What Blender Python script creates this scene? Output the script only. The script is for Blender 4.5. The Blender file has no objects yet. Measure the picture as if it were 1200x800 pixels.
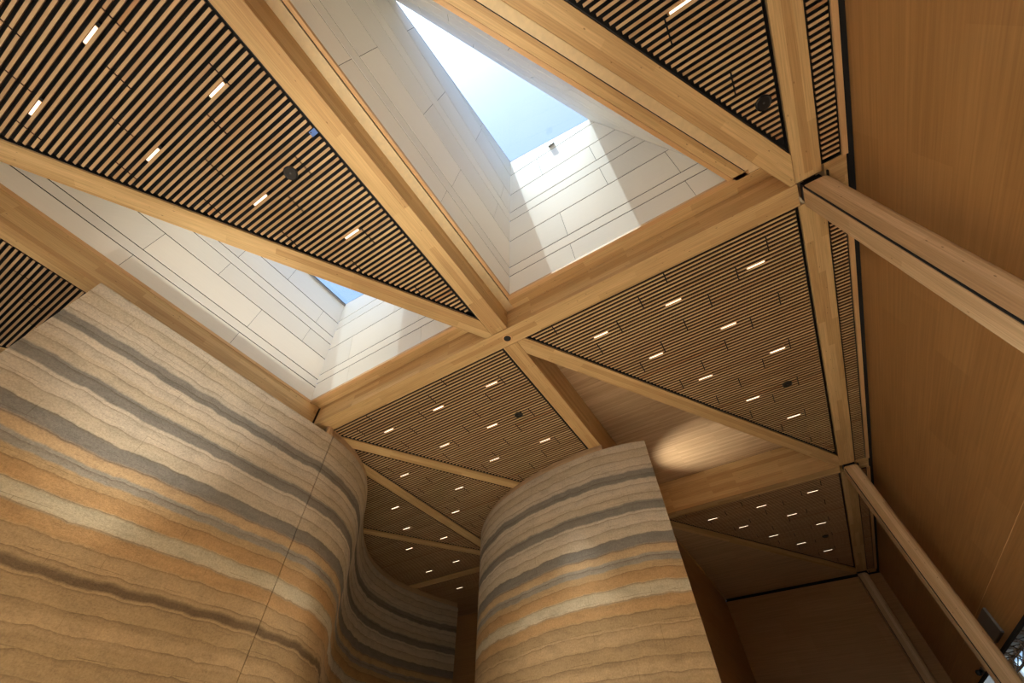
import bpy, math, random
from mathutils import Matrix, Vector
random.seed(7)
C = bpy.context.scene.collection
EYE = 1.6                      # eye height above the floor; all heights below are measured from the eye

# ------------------------------------------------------------------ materials
def new_mat(name):
    m = bpy.data.materials.new(name); m.use_nodes = True
    nt = m.node_tree; nt.nodes.clear()
    out = nt.nodes.new('ShaderNodeOutputMaterial')
    b = nt.nodes.new('ShaderNodeBsdfPrincipled')
    nt.links.new(b.outputs[0], out.inputs[0])
    return m, nt, b, out
def lin(r, g, b):
    f = lambda c: ((c/255+0.055)/1.055)**2.4 if c > 10 else c/255/12.92
    return (f(r), f(g), f(b), 1)
def nd(nt, t, **kw):
    n = nt.nodes.new(t)
    for k, v in kw.items():
        if k.startswith('i_'): n.inputs[k[2:].replace('_', ' ')].default_value = v
        else: setattr(n, k, v)
    return n
def mixc(nt, fac, a, b, mode='MIX'):
    n = nt.nodes.new('ShaderNodeMix'); n.data_type = 'RGBA'; n.blend_type = mode
    for s, v in ((0, fac), (6, a), (7, b)):
        if isinstance(v, (int, float, tuple)): n.inputs[s].default_value = v
        else: nt.links.new(v, n.inputs[s])
    return n.outputs[2]
def math_(nt, op, a, b=None, c=None):
    n = nt.nodes.new('ShaderNodeMath'); n.operation = op
    for i, v in enumerate((a, b, c)):
        if v is None: continue
        if isinstance(v, (int, float)): n.inputs[i].default_value = v
        else: nt.links.new(v, n.inputs[i])
    return n.outputs[0]
def ramp(nt, fac, stops, interp='LINEAR'):
    n = nt.nodes.new('ShaderNodeValToRGB'); cr = n.color_ramp; cr.interpolation = interp
    while len(cr.elements) > 1: cr.elements.remove(cr.elements[-1])
    for i, (p, c) in enumerate(stops):
        e = cr.elements[0] if i == 0 else cr.elements.new(p)
        e.position = p; e.color = c
    nt.links.new(fac, n.inputs[0]); return n.outputs[0]
def scaled(nt, vec, s):
    n = nt.nodes.new('ShaderNodeVectorMath'); n.operation = 'MULTIPLY'
    nt.links.new(vec, n.inputs[0]); n.inputs[1].default_value = s
    return n.outputs[0]
def wood(name, c1, c2, board=(2.2, 0.045), grain=(1.3, 55.0), rough=0.5, knots=0.5, depth=0.35, island=None):
    m, nt, b, out = new_mat(name)
    uv = nd(nt, 'ShaderNodeUVMap').outputs[0]
    br = nd(nt, 'ShaderNodeTexBrick', offset=0.37, offset_frequency=2, squash=1.0)
    br.inputs['Color1'].default_value = (0, 0, 0, 1); br.inputs['Color2'].default_value = (1, 1, 1, 1)
    br.inputs['Mortar'].default_value = (0.3, 0.3, 0.3, 1)
    br.inputs['Scale'].default_value = 1; br.inputs['Mortar Size'].default_value = 0.0
    br.inputs['Brick Width'].default_value = board[0]; br.inputs['Row Height'].default_value = board[1]
    nt.links.new(uv, br.inputs['Vector'])
    fac = br.outputs['Color']
    if island:
        geo = nd(nt, 'ShaderNodeNewGeometry')
        fac = geo.outputs['Random Per Island']
    base = mixc(nt, fac, c1, c2)
    if island:
        base = ramp(nt, fac, island)
    n1 = nd(nt, 'ShaderNodeTexNoise', i_Scale=1.0, i_Detail=5.0, i_Roughness=0.6)
    nt.links.new(scaled(nt, uv, (grain[0], grain[1], 1)), n1.inputs['Vector'])
    g = ramp(nt, n1.outputs['Fac'], [(0.25, (1-depth, 1-depth*1.1, 1-depth*1.25, 1)), (0.7, (1.08, 1.08, 1.08, 1))])
    col = mixc(nt, 1.0, base, g, 'MULTIPLY')
    if knots:
        v = nd(nt, 'ShaderNodeTexVoronoi', i_Scale=1.0)
        nt.links.new(scaled(nt, uv, (4.2, 10.0, 1)), v.inputs['Vector'])
        k = ramp(nt, v.outputs['Distance'], [(0.0, (1, 1, 1, 1)), (0.045, (1, 1, 1, 1)), (0.085, (0, 0, 0, 1))])
        kf = math_(nt, 'MULTIPLY', k, knots)
        col = mixc(nt, kf, col, (c1[0]*0.25, c1[1]*0.18, c1[2]*0.12, 1))
    nt.links.new(col, b.inputs['Base Color'])
    b.inputs['Roughness'].default_value = rough
    b.inputs['Specular IOR Level'].default_value = 0.35
    bp = nd(nt, 'ShaderNodeBump', i_Strength=0.08, i_Distance=0.002)
    nt.links.new(n1.outputs['Fac'], bp.inputs['Height']); nt.links.new(bp.outputs[0], b.inputs['Normal'])
    return m
def plain(name, c, rough=0.6, metal=0.0, vary=0.06, scale=12.0):
    m, nt, b, out = new_mat(name)
    n = nd(nt, 'ShaderNodeTexNoise', i_Scale=scale, i_Detail=3.0)
    tc = nd(nt, 'ShaderNodeTexCoord'); nt.links.new(tc.outputs['Object'], n.inputs['Vector'])
    r = ramp(nt, n.outputs['Fac'], [(0.3, (1-vary, 1-vary, 1-vary, 1)), (0.7, (1+vary, 1+vary, 1+vary, 1))])
    nt.links.new(mixc(nt, 1.0, c, r, 'MULTIPLY'), b.inputs['Base Color'])
    b.inputs['Roughness'].default_value = rough; b.inputs['Metallic'].default_value = metal
    return m
def emit(name, c, s):
    m, nt, b, out = new_mat(name)
    b.inputs['Base Color'].default_value = (0.8, 0.8, 0.8, 1)
    b.inputs['Emission Color'].default_value = c; b.inputs['Emission Strength'].default_value = s
    return m
M = {}
M['beam'] = wood('glulam', lin(194, 158, 108), lin(222, 192, 140), board=(2.1, 0.12), knots=0.7, depth=0.28)
M['column'] = wood('pale_glulam', lin(196, 164, 124), lin(222, 194, 156), board=(2.6, 0.1), knots=0.7, depth=0.28)
M['slat'] = wood('slat_timber', lin(190, 140, 100), lin(215, 170, 128), grain=(2.0, 120), knots=0, depth=0.2,
                 island=[(0.0, lin(190, 158, 120)), (0.18, lin(206, 175, 136)), (0.45, lin(218, 189, 148)), (0.7, lin(202, 168, 128)), (0.93, lin(212, 182, 140)), (1.0, lin(186, 140, 98))])
M['slat_side'] = wood('slat_shaded_edge', lin(112, 80, 54), lin(134, 96, 66), knots=0)
M['board'] = wood('ceiling_board', lin(186, 158, 124), lin(210, 182, 148), board=(3.2, 0.06), knots=0.4, depth=0.3)
M['veneer'] = wood('wall_veneer', lin(168, 127, 79), lin(177, 136, 87), board=(2.4, 0.6), grain=(0.5, 26), rough=0.42, knots=0, depth=0.24)
M['trim'] = wood('trim_timber', lin(205, 165, 118), lin(220, 184, 138), board=(2.4, 0.2), knots=0, depth=0.15)
M['black'] = plain('black_felt', (0.006, 0.006, 0.007, 1), 0.9)
M['blackmetal'] = plain('black_metal', (0.012, 0.012, 0.013, 1), 0.35, 0.3)
M['steel'] = plain('grey_steel', (0.08, 0.08, 0.085, 1), 0.4, 0.8)
M['chrome'] = plain('chrome', (0.75, 0.76, 0.8, 1), 0.18, 1.0)
M['lining'] = plain('skylight_lining', lin(244, 240, 232), 0.5, 0, 0.02, 3.0)
def lining_mat():
    m, nt, b, out = new_mat('skylight_lining')
    geo = nd(nt, 'ShaderNodeNewGeometry')
    col = ramp(nt, geo.outputs['Random Per Island'], [(0.0, lin(232, 230, 224)), (0.5, lin(242, 239, 231)), (1.0, lin(246, 242, 233))])
    uv = nd(nt, 'ShaderNodeUVMap').outputs[0]
    n = nd(nt, 'ShaderNodeTexNoise', i_Scale=1.0, i_Detail=4.0); nt.links.new(scaled(nt, uv, (1.5, 70, 1)), n.inputs['Vector'])
    col = mixc(nt, 1.0, col, ramp(nt, n.outputs['Fac'], [(0.3, (0.96, 0.96, 0.96, 1)), (0.7, (1.0, 1.0, 1.0, 1))]), 'MULTIPLY')
    nt.links.new(col, b.inputs['Base Color']); b.inputs['Roughness'].default_value = 0.45
    return m
M['lining'] = lining_mat()
M['white'] = plain('white_enamel', lin(250, 250, 250), 0.5)
M['cream'] = plain('cream_board', lin(225, 205, 165), 0.6)
M['greybox'] = plain('grey_paint', lin(120, 118, 116), 0.6)
M['blue'] = plain('blue_tape', lin(90, 130, 210), 0.6)
M['floor'] = plain('pale_stone', lin(206, 194, 176), 0.5, 0, 0.08, 2.0)
M['ground'] = plain('dark_paving', lin(110, 106, 100), 0.8)
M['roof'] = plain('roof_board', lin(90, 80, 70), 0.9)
M['lamp'] = emit('lamp_diffuser', (1.0, 0.82, 0.60, 1), 1.7)

def glass_mat(name, tint, refl=0.06):
    m, nt, b, out = new_mat(name)
    nt.nodes.remove(b)
    t = nd(nt, 'ShaderNodeBsdfTransparent'); t.inputs[0].default_value = tint
    g = nd(nt, 'ShaderNodeBsdfGlossy'); g.inputs['Roughness'].default_value = 0.0
    lw = nd(nt, 'ShaderNodeLayerWeight', i_Blend=0.5)
    fr = math_(nt, 'MULTIPLY_ADD', math_(nt, 'POWER', lw.outputs['Facing'], 4.0), 0.85, refl)
    mx = nd(nt, 'ShaderNodeMixShader')
    nt.links.new(fr, mx.inputs[0]); nt.links.new(t.outputs[0], mx.inputs[1]); nt.links.new(g.outputs[0], mx.inputs[2])
    nt.links.new(mx.outputs[0], out.inputs[0])
    return m
M['glass'] = glass_mat('skylight_glass', (0.84, 0.91, 0.93, 1))
M['pane'] = glass_mat('window_glass', (0.85, 0.9, 0.95, 1))

def earth_mat(name, browns):
    m, nt, b, out = new_mat(name)
    tc = nd(nt, 'ShaderNodeTexCoord').outputs['Object']
    sep = nd(nt, 'ShaderNodeSeparateXYZ'); nt.links.new(tc, sep.inputs[0])
    wob = nd(nt, 'ShaderNodeTexNoise', i_Scale=1.0, i_Detail=1.5); nt.links.new(scaled(nt, tc, (0.55, 0.55, 0.5)), wob.inputs['Vector'])
    wob2 = nd(nt, 'ShaderNodeTexNoise', i_Scale=1.0, i_Detail=3.0); nt.links.new(scaled(nt, tc, (3.0, 3.0, 1.2)), wob2.inputs['Vector'])
    z = math_(nt, 'SUBTRACT', sep.outputs[2], EYE)
    zz = math_(nt, 'MULTIPLY_ADD', math_(nt, 'SUBTRACT', wob.outputs['Fac'], 0.5), 0.17, z)
    zz = math_(nt, 'MULTIPLY_ADD', math_(nt, 'SUBTRACT', wob2.outputs['Fac'], 0.5), 0.10, zz)
    Z0, Z1 = -1.8, 6.4
    bei, bei2, gry, grl = lin(205, 194, 175), lin(198, 185, 162), lin(136, 132, 124), lin(158, 152, 139)
    ora, orl, tan, tan2, lig, brn = lin(188, 153, 108), lin(198, 170, 132), lin(184, 157, 118), lin(172, 146, 108), lin(198, 187, 160), lin(112, 93, 69)
    L = [(-1.8, tan2), (0.6, tan), (1.05, tan2), (1.5, tan), (1.72, tan2)]
    L += [(2.08, brn), (2.2, tan)] if browns else [(2.07, tan), (2.3, tan2)]
    L += [(2.52, ora), (2.74, lig), (2.97, ora), (3.20, tan), (3.34, grl), (3.50, orl), (3.67, gry), (3.90, bei2), (4.15, bei),
          (4.42, gry), (4.66, bei2), (4.9, bei), (5.19, gry), (5.43, bei), (5.75, bei2), (6.02, bei)]
    w = 0.012
    stops = []
    for i, (p, c) in enumerate(L):
        if i: stops.append(((p - Z0)/(Z1 - Z0), L[i-1][1]))
        stops.append(((p + (w if i else 0) - Z0)/(Z1 - Z0), c))
    f = math_(nt, 'DIVIDE', math_(nt, 'SUBTRACT', zz, Z0), Z1 - Z0)
    # colour ramps hold 32 stops: use two, split at a height
    split = 3.1
    fs = (split - Z0)/(Z1 - Z0)
    low = [s for s in stops if s[0] <= fs]; high = [s for s in stops if s[0] > fs]
    high = [(fs, low[-1][1])] + high
    gt = math_(nt, 'GREATER_THAN', f, fs)
    col = mixc(nt, gt, ramp(nt, f, low), ramp(nt, f, high))
    # mottling, finer lifts and sandy grain
    n1 = nd(nt, 'ShaderNodeTexNoise', i_Scale=1.0, i_Detail=6.0, i_Roughness=0.7); nt.links.new(scaled(nt, tc, (2.0, 2.0, 6.0)), n1.inputs['Vector'])
    col = mixc(nt, 1.0, col, ramp(nt, n1.outputs['Fac'], [(0.25, (0.76, 0.75, 0.74, 1)), (0.5, (1, 1, 1, 1)), (0.8, (1.13, 1.11, 1.08, 1))]), 'MULTIPLY')
    n2 = nd(nt, 'ShaderNodeTexNoise', i_Scale=38.0, i_Detail=6.0, i_Roughness=0.7); nt.links.new(tc, n2.inputs['Vector'])
    col = mixc(nt, 1.0, col, ramp(nt, n2.outputs['Fac'], [(0.3, (0.74, 0.73, 0.72, 1)), (0.65, (1.08, 1.08, 1.08, 1))]), 'MULTIPLY')
    lift = math_(nt, 'FRACT', math_(nt, 'DIVIDE', math_(nt, 'ADD', zz, 0.03), 0.232))
    nm = nd(nt, 'ShaderNodeTexNoise', i_Scale=1.0, i_Detail=3.0); nt.links.new(scaled(nt, tc, (1.2, 1.2, 5.0)), nm.inputs['Vector'])
    mask = ramp(nt, nm.outputs['Fac'], [(0.30, (0.15, 0.15, 0.15, 1)), (0.55, (1, 1, 1, 1))])
    line = ramp(nt, lift, [(0.0, (0, 0, 0, 1)), (0.86, (0, 0, 0, 1)), (0.965, (0.45, 0.45, 0.45, 1)), (0.98, (1, 1, 1, 1)), (1.0, (0.0, 0.0, 0.0, 1))])
    col = mixc(nt, math_(nt, 'MULTIPLY', math_(nt, 'MULTIPLY', line, mask), 0.62), col, lin(88, 68, 46))
    col = mixc(nt, 1.0, col, ramp(nt, lift, [(0.0, (1.05, 1.05, 1.05, 1)), (0.6, (1, 1, 1, 1)), (0.97, (0.86, 0.85, 0.84, 1)), (1.0, (1.05, 1.05, 1.05, 1))]), 'MULTIPLY')
    st = nd(nt, 'ShaderNodeTexNoise', i_Scale=1.0, i_Detail=8.0, i_Roughness=0.75); nt.links.new(scaled(nt, tc, (4.0, 4.0, 26.0)), st.inputs['Vector'])
    col = mixc(nt, math_(nt, 'MULTIPLY', ramp(nt, st.outputs['Fac'], [(0.60, (0, 0, 0, 1)), (0.68, (1, 1, 1, 1))]), 0.38), col, lin(96, 78, 54))
    # hairline formwork cracks
    uv = nd(nt, 'ShaderNodeUVMap').outputs[0]
    wv = nd(nt, 'ShaderNodeTexNoise', i_Scale=2.5, i_Detail=2.0); nt.links.new(uv, wv.inputs['Vector'])
    av = nt.nodes.new('ShaderNodeVectorMath'); av.operation = 'MULTIPLY_ADD'
    nt.links.new(wv.outputs['Color'], av.inputs[0]); av.inputs[1].default_value = (0.05, 0.02, 0); nt.links.new(uv, av.inputs[2])
    br = nd(nt, 'ShaderNodeTexBrick', offset=0.43, offset_frequency=2)
    br.inputs['Scale'].default_value = 1; br.inputs['Brick Width'].default_value = 1.35; br.inputs['Row Height'].default_value = 0.47
    br.inputs['Mortar Size'].default_value = 0.004; br.inputs['Mortar Smooth'].default_value = 0.2
    nt.links.new(av.outputs[0], br.inputs['Vector'])
    m2 = nd(nt, 'ShaderNodeTexNoise', i_Scale=1.7, i_Detail=1.0); nt.links.new(tc, m2.inputs['Vector'])
    mm = ramp(nt, m2.outputs['Fac'], [(0.5, (0, 0, 0, 1)), (0.6, (1, 1, 1, 1))])
    col = mixc(nt, math_(nt, 'MULTIPLY', math_(nt, 'MULTIPLY', br.outputs['Fac'], mm), 0.45), col, lin(80, 62, 42))
    nt.links.new(col, b.inputs['Base Color'])
    b.inputs['Roughness'].default_value = 0.85; b.inputs['Specular IOR Level'].default_value = 0.2
    hsum = math_(nt, 'ADD', math_(nt, 'MULTIPLY', n2.outputs['Fac'], 0.35), math_(nt, 'MULTIPLY', lift, 0.5))
    hsum = math_(nt, 'ADD', hsum, n1.outputs['Fac'])
    bp = nd(nt, 'ShaderNodeBump', i_Strength=0.5, i_Distance=0.02)
    nt.links.new(hsum, bp.inputs['Height']); nt.links.new(bp.outputs[0], b.inputs['Normal'])
    return m
M['earth'] = earth_mat('rammed_earth', True)
M['earth_tan'] = earth_mat('rammed_earth_tan', False)

# ------------------------------------------------------------------ mesh building
class MB:
    def __init__(s): s.v = []; s.f = []; s.uv = []
    def face(s, pts, uvs):
        i = len(s.v); s.v += [(p[0], p[1], p[2] + EYE) for p in pts]
        s.f.append(tuple(range(i, i + len(pts)))); s.uv.append(list(uvs))
    def prism(s, poly, z0, z1, d=(1, 0)):
        """plan polygon (counter-clockwise) extruded; d is the grain direction in plan"""
        L = math.hypot(*d); d = (d[0]/L, d[1]/L); n = (-d[1], d[0])
        A = sum(poly[i][0]*poly[(i+1) % len(poly)][1] - poly[(i+1) % len(poly)][0]*poly[i][1] for i in range(len(poly)))
        if A < 0: poly = poly[::-1]
        k = len(poly); b = len(s.v)
        s.v += [(p[0], p[1], z0 + EYE) for p in poly] + [(p[0], p[1], z1 + EYE) for p in poly]
        U = [(p[0]*d[0] + p[1]*d[1], p[0]*n[0] + p[1]*n[1]) for p in poly]
        s.f.append(tuple(b + i for i in range(k-1, -1, -1))); s.uv.append([U[i] for i in range(k-1, -1, -1)])
        s.f.append(tuple(b + k + i for i in range(k))); s.uv.append([U[i] for i in range(k)])
        for i in range(k):
            j = (i+1) % k
            s.f.append((b+i, b+j, b+k+j, b+k+i))
            du = U[j][0]-U[i][0]; dv = U[j][1]-U[i][1]
            if abs(du) >= abs(dv): s.uv.append([(U[i][0], z0+7.3), (U[j][0], z0+7.3), (U[j][0], z1+7.3), (U[i][0], z1+7.3)])
            else: s.uv.append([(z0, U[i][1]), (z0, U[j][1]), (z1, U[j][1]), (z1, U[i][1])])
        return s
    def box(s, x0, x1, y0, y1, z0, z1, d=(1, 0)):
        return s.prism([(x0, y0), (x1, y0), (x1, y1), (x0, y1)], z0, z1, d)
    def slab(s, q, off, uv0=(0, 0)):
        """four corner points pushed along off: a solid panel"""
        q = [Vector(p) for p in q]; o = Vector(off); b = len(s.v); k = len(q)
        s.v += [(p.x, p.y, p.z + EYE) for p in q] + [((p+o).x, (p+o).y, (p+o).z + EYE) for p in q]
        u = (q[1]-q[0]).normalized()
        w = (q[-1]-q[0]); w = (w - u*w.dot(u)).normalized()
        U = [((p-q[0]).dot(u) + uv0[0], (p-q[0]).dot(w) + uv0[1]) for p in q]
        s.f.append(tuple(b+i for i in range(k))); s.uv.append(U)
        s.f.append(tuple(b+k+i for i in range(k-1, -1, -1))); s.uv.append(U[::-1])
        for i in range(k):
            j = (i+1) % k
            s.f.append((b+j, b+i, b+k+i, b+k+j)); s.uv.append([U[j], U[i], U[i], U[j]])
        return s
    def tube(s, a, b_, r, n=10, cap=True):
        a = Vector(a); b_ = Vector(b_); t = (b_-a).normalized()
        x = t.orthogonal().normalized(); y = t.cross(x); b = len(s.v)
        for p in (a, b_):
            for i in range(n):
                q = p + x*math.cos(2*math.pi*i/n)*r + y*math.sin(2*math.pi*i/n)*r
                s.v.append((q.x, q.y, q.z + EYE))
        for i in range(n):
            j = (i+1) % n
            s.f.append((b+i, b+j, b+n+j, b+n+i)); s.uv.append([(0, 0)]*4)
        if cap:
            s.f.append(tuple(b+i for i in range(n-1, -1, -1))); s.uv.append([(0, 0)]*n)
            s.f.append(tuple(b+n+i for i in range(n))); s.uv.append([(0, 0)]*n)
        return s
    def lathe(s, c, prof, n=24):
        """profile of (radius, z) about a vertical axis at c"""
        b = len(s.v); k = len(prof)
        for r, z in prof:
            for i in range(n):
                a = 2*math.pi*i/n
                s.v.append((c[0]+r*math.cos(a), c[1]+r*math.sin(a), c[2]+z+EYE))
        for q in range(k-1):
            for i in range(n):
                j = (i+1) % n
                s.f.append((b+q*n+i, b+q*n+j, b+(q+1)*n+j, b+(q+1)*n+i)); s.uv.append([(0, 0)]*4)
        s.f.append(tuple(b+i for i in range(n-1, -1, -1))); s.uv.append([(0, 0)]*n)
        s.f.append(tuple(b+(k-1)*n+i for i in range(n))); s.uv.append([(0, 0)]*n)
        return s
    def build(s, name, mat, parent=None, bevel=0.0, smooth=False):
        me = bpy.data.meshes.new(name); me.from_pydata(s.v, [], s.f)
        ul = me.uv_layers.new(name='UVMap'); i = 0
        for fu in s.uv:
            for u in fu: ul.data[i].uv = u; i += 1
        me.materials.append(M[mat])
        if smooth:
            for p in me.polygons: p.use_smooth = True
        o = bpy.data.objects.new(name, me); C.objects.link(o)
        if bevel:
            bv = o.modifiers.new('bevel', 'BEVEL'); bv.width = bevel; bv.segments = 2; bv.limit_method = 'ANGLE'
        if parent:
            o.parent = parent; o.matrix_parent_inverse = parent.matrix_world.inverted() if False else Matrix.Translation(-Vector(parent.location))
        return o
def tag(o, label=None, cat=None, group=None, kind=None):
    for k, v in (('label', label), ('category', cat), ('group', group), ('kind', kind)):
        if v: o[k] = v
    return o
def thing(name, loc, label, cat, group=None, kind='thing'):
    o = bpy.data.objects.new(name, None); C.objects.link(o)
    o.empty_display_size = 0.2
    o.location = (loc[0], loc[1], loc[2] + EYE)
    return tag(o, label, cat, group, kind)
def struct(o): return tag(o, kind='structure')

def clip(poly, a, b, c):
    """keep a*x + b*y >= c"""
    out = []
    for i in range(len(poly)):
        p, q = poly[i], poly[(i+1) % len(poly)]
        dp, dq = a*p[0]+b*p[1]-c, a*q[0]+b*q[1]-c
        if dp >= 0: out.append(p)
        if dp*dq < 0:
            t = dp/(dp-dq); out.append((p[0]+t*(q[0]-p[0]), p[1]+t*(q[1]-p[1])))
    return out
def rect(x0, x1, y0, y1): return [(x0, y0), (x1, y0), (x1, y1), (x0, y1)]
SL = 1.615                       # slope of every diagonal beam
NV = (SL/math.hypot(1, SL), -1/math.hypot(1, SL))     # unit normal of a diagonal, towards its right-hand (slatted) side
def side(poly, anchor, off, right=True):
    c = NV[0]*anchor[0] + NV[1]*anchor[1] + off
    return clip(poly, NV[0], NV[1], c) if right else clip(poly, -NV[0], -NV[1], -c)

# ------------------------------------------------------------------ levels and lines of the roof grid
ZB, ZS, ZR, ZK = 6.40, 6.42, 7.45, 6.95      # beam soffits, slat soffits, raised ceiling, skylight curb
AX0, AX1 = 4.31, 4.72                          # first cross beam
BX0, BX1 = 13.75, 14.15                        # second cross beam
YE = 23.62                                     # end wall
YN = -5.0                                      # near end of the bays
XC = (-3.02, -2.66)                            # central longitudinal beam
XE = (2.74, 3.12)                              # edge beam
XL = (-8.80, -8.44)                            # left longitudinal beam
XL2 = (-8.95, -8.60)
XF = -14.4
WX = 3.57                                      # face of the tall timber wall

def beam(poly, z1, d, label, zb=ZB, name='timber_beam', loc=None):
    o = MB().prism(poly, zb, z1, d).build(name, 'beam', bevel=0.008)
    return tag(o, label, 'beam', 'glulam beams of the ceiling grid', 'thing')
cross = beam(rect(-8.40, 2.76, AX0, AX1), 7.35, (1, 0), 'long straight glulam cross beam under both skylights, with a round socket in its soffit')
# round socket let into the soffit of the cross beam
sk = (-2.80, 4.53, ZB)
ring = MB().lathe(sk, [(0.074, -0.008), (0.104, -0.008), (0.108, 0.004), (0.074, 0.004)], 32).build('socket_ring', 'trim', cross)
MB().lathe(sk, [(0.0735, -0.0105), (0.0735, 0.004)], 32).build('socket', 'blackmetal', cross)
beam(rect(XC[0], XC[1], YN, AX0-0.012), 7.2, (0, 1), 'broad glulam beam between the two skylights, running up from the socketed cross beam')
beam(rect(XC[0]+0.0, XC[1]-0.02, AX1+0.004, BX0-0.01), 7.45, (0, 1), 'glulam beam from the socketed cross beam to the free-standing curved earth wall')
beam(rect(XL[0], XL[1], YN, AX0-0.02), 7.2, (0, 1), 'glulam beam along the top of the long banded earth wall')
beam(rect(XL2[0], XL2[1], AX1+0.3, BX0-0.01), 7.2, (0, 1), 'thin distant straight beam leaving the bulge of the long banded earth wall')
beam(rect(XE[0], XE[1], YN, AX0-0.012), 7.2, (0, 1), 'edge beam beside the tall timber wall, nearest bay above the first column')
beam(rect(XE[0], XE[1], AX1+0.004, BX0-0.012), 7.2, (0, 1), 'edge beam beside the tall timber wall, between first and second columns')
beam(rect(XE[0], XE[1], BX1+0.004, YE-0.45), 7.2, (0, 1), 'edge beam beside the tall timber wall, in the dark bay before the end wall')
beam(rect(XC[1]-0.016, XE[0]-0.01, BX0, BX1), 7.45, (1, 0), 'dark cross beam between the raised board ceiling and the farthest slatted bay')
beam(rect(XC[0], XC[1], BX1+0.004, YE), 7.2, (0, 1), 'dark beam above the inner timber wall, running to the end wall corner')
beam(rect(XL2[1]+0.01, XC[0]-0.01, BX0, BX1), 7.2, (1, 0), 'cross beam hidden mostly behind the free-standing curved earth wall')
beam(rect(XF, XL2[0]-0.01, BX0+0.1, BX1+0.1), 7.2, (1, 0), 'short farthest cross beam above the end of the long banded earth wall')
def diagonal(cell, anchor, off, w, label, z1=7.1):
    p = side(side(cell, anchor, off - w/2, True), anchor, off + w/2, False)
    return beam(p, z1, (1, SL), label)
g = 0.004
N1, N2, N3, N4 = (-2.84, 4.50), (2.93, 4.50), (-8.73, 4.52), (-14.39, 4.52)
N5 = (2.93, 23.35)
diagonal(rect(XL[1]+g, XC[0]-g, YN, AX0-g), N1, 0.0, 0.37, 'diagonal beam between the smaller skylight and the big near slatted ceiling')
diagonal(rect(XC[1]+g, XE[0]-g, YN, AX0-g), N2, 0.04, 0.34, 'diagonal beam along the long side of the larger skylight, meeting the first column')
diagonal(rect(XC[1]-0.02+g, XE[0]-g, AX1+g, BX0-g), N1, 0.0, 0.36, 'diagonal beam between the raised board ceiling and the lamp-dotted slatted ceiling')
diagonal(rect(XL2[1]+g, XC[0]-g, AX1+g, BX0-g), N3, 0.0, 0.36, 'diagonal beam crossing the slats between the two earth walls, nearer of two')
diagonal(rect(XF, XL2[0]-g, AX1+g, BX0+0.1-g), N4, 0.0, 0.36, 'thin far diagonal beam above the concave bend of the banded earth wall')
diagonal(rect(XC[1]+g, XE[0]-g, BX1+g, YE-0.2), N5, 0.0, 0.36, 'dark diagonal beam in the farthest bay, ending at the end wall', 6.46)
diagonal(rect(XF, XL[0]-g, YN, AX0-g), (-8.62, 4.52), 0.0, 0.36, 'diagonal beam glimpsed beyond the near end of the banded earth wall')

# ------------------------------------------------------------------ slatted ceilings
PITCH = 0.0848
def span(poly, y):
    xs = []
    for i in range(len(poly)):
        p, q = poly[i], poly[(i+1) % len(poly)]
        if (p[1]-y)*(q[1]-y) < 0: xs.append(p[0] + (y-p[1])/(q[1]-p[1])*(q[0]-p[0]))
    return (min(xs), max(xs)) if len(xs) >= 2 else None
def slat_panel(poly, y_phase, seam0, label, edge=0.045, loc=None, name='slatted_ceiling_panel'):
    """black tray with timber slats; y_phase is a slat centre that starts a group of four, seam0 the butt joint of that group"""
    cx = sum(p[0] for p in poly)/len(poly); cy = sum(p[1] for p in poly)/len(poly)
    root = thing(name, (cx, cy, ZS), label, 'ceiling panel', 'slatted ceiling panels')
    MB().prism(poly, ZS+0.085, ZS+0.11).build('backing', 'black', root)
    mb = MB(); w = 0.0185
    y0 = min(p[1] for p in poly); y1 = max(p[1] for p in poly)
    k0 = math.ceil((y0 - y_phase)/PITCH); k1 = math.floor((y1 - y_phase)/PITCH)
    for k in range(k0, k1+1):
        y = y_phase + k*PITCH
        a, b = span(poly, y-w), span(poly, y+w)
        if not a or not b: continue
        xa, xb = max(a[0], b[0]) + edge, min(a[1], b[1]) - edge
        if xb - xa < 0.05: continue
        row = k//4
        cuts = [xa]
        if seam0 is not None:
            s = seam0 - 0.58*row
            n = math.ceil((xa + 0.06 - s)/2.32)
            while s + n*2.32 < xb - 0.06: cuts.append(s + n*2.32); n += 1
        cuts.append(xb)
        for i in range(len(cuts)-1):
            l = cuts[i] + (0.011 if i else 0); r = cuts[i+1] - (0.011 if i < len(cuts)-2 else 0)
            mb.box(l, r, y-w, y+w, ZS, ZS+0.024)
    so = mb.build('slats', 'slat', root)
    so.data.materials.append(M['slat_side'])          # slat edges darker: shade in the gaps put into their colour
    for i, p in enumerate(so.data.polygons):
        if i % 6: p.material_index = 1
    # black edge angles along the rim
    eb = MB()
    for i in range(len(poly)):
        p, q = Vector((*poly[i], 0)), Vector((*poly[(i+1) % len(poly)], 0))
        d = (q-p).normalized(); n = Vector((-d.y, d.x, 0))
        if n.dot(Vector((cx, cy, 0))-p) < 0: n = -n
        a = [(p.x, p.y), (q.x, q.y), (q.x+n.x*0.012, q.y+n.y*0.012), (p.x+n.x*0.012, p.y+n.y*0.012)]
        eb.prism(a, ZS+0.005, ZS+0.084, (d.x, d.y))
    eb.build('edge_angle', 'blackmetal', root)
    return root
q = 0.012
P_near = side(rect(XL[1]+q, XC[0]-q, YN+0.3, AX0-q), N1, 0.185+q, True)
P_up = side(rect(XC[1]+q, XE[0]-q, YN+0.3, AX0-q), N2, 0.21+q, True)
P_main = side(rect(XC[1]+q, XE[0]-q, AX1+q, BX0-q), N1, 0.18+q, True)
P_mid = side(rect(XL2[1]+q, XC[0]-q, AX1+q, BX0-q), N3, 0.18+q, True)
P_mid2 = side(rect(XL2[1]+q, XC[0]-q, AX1+q, BX0-q), N3, -0.18-q, False)
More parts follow.
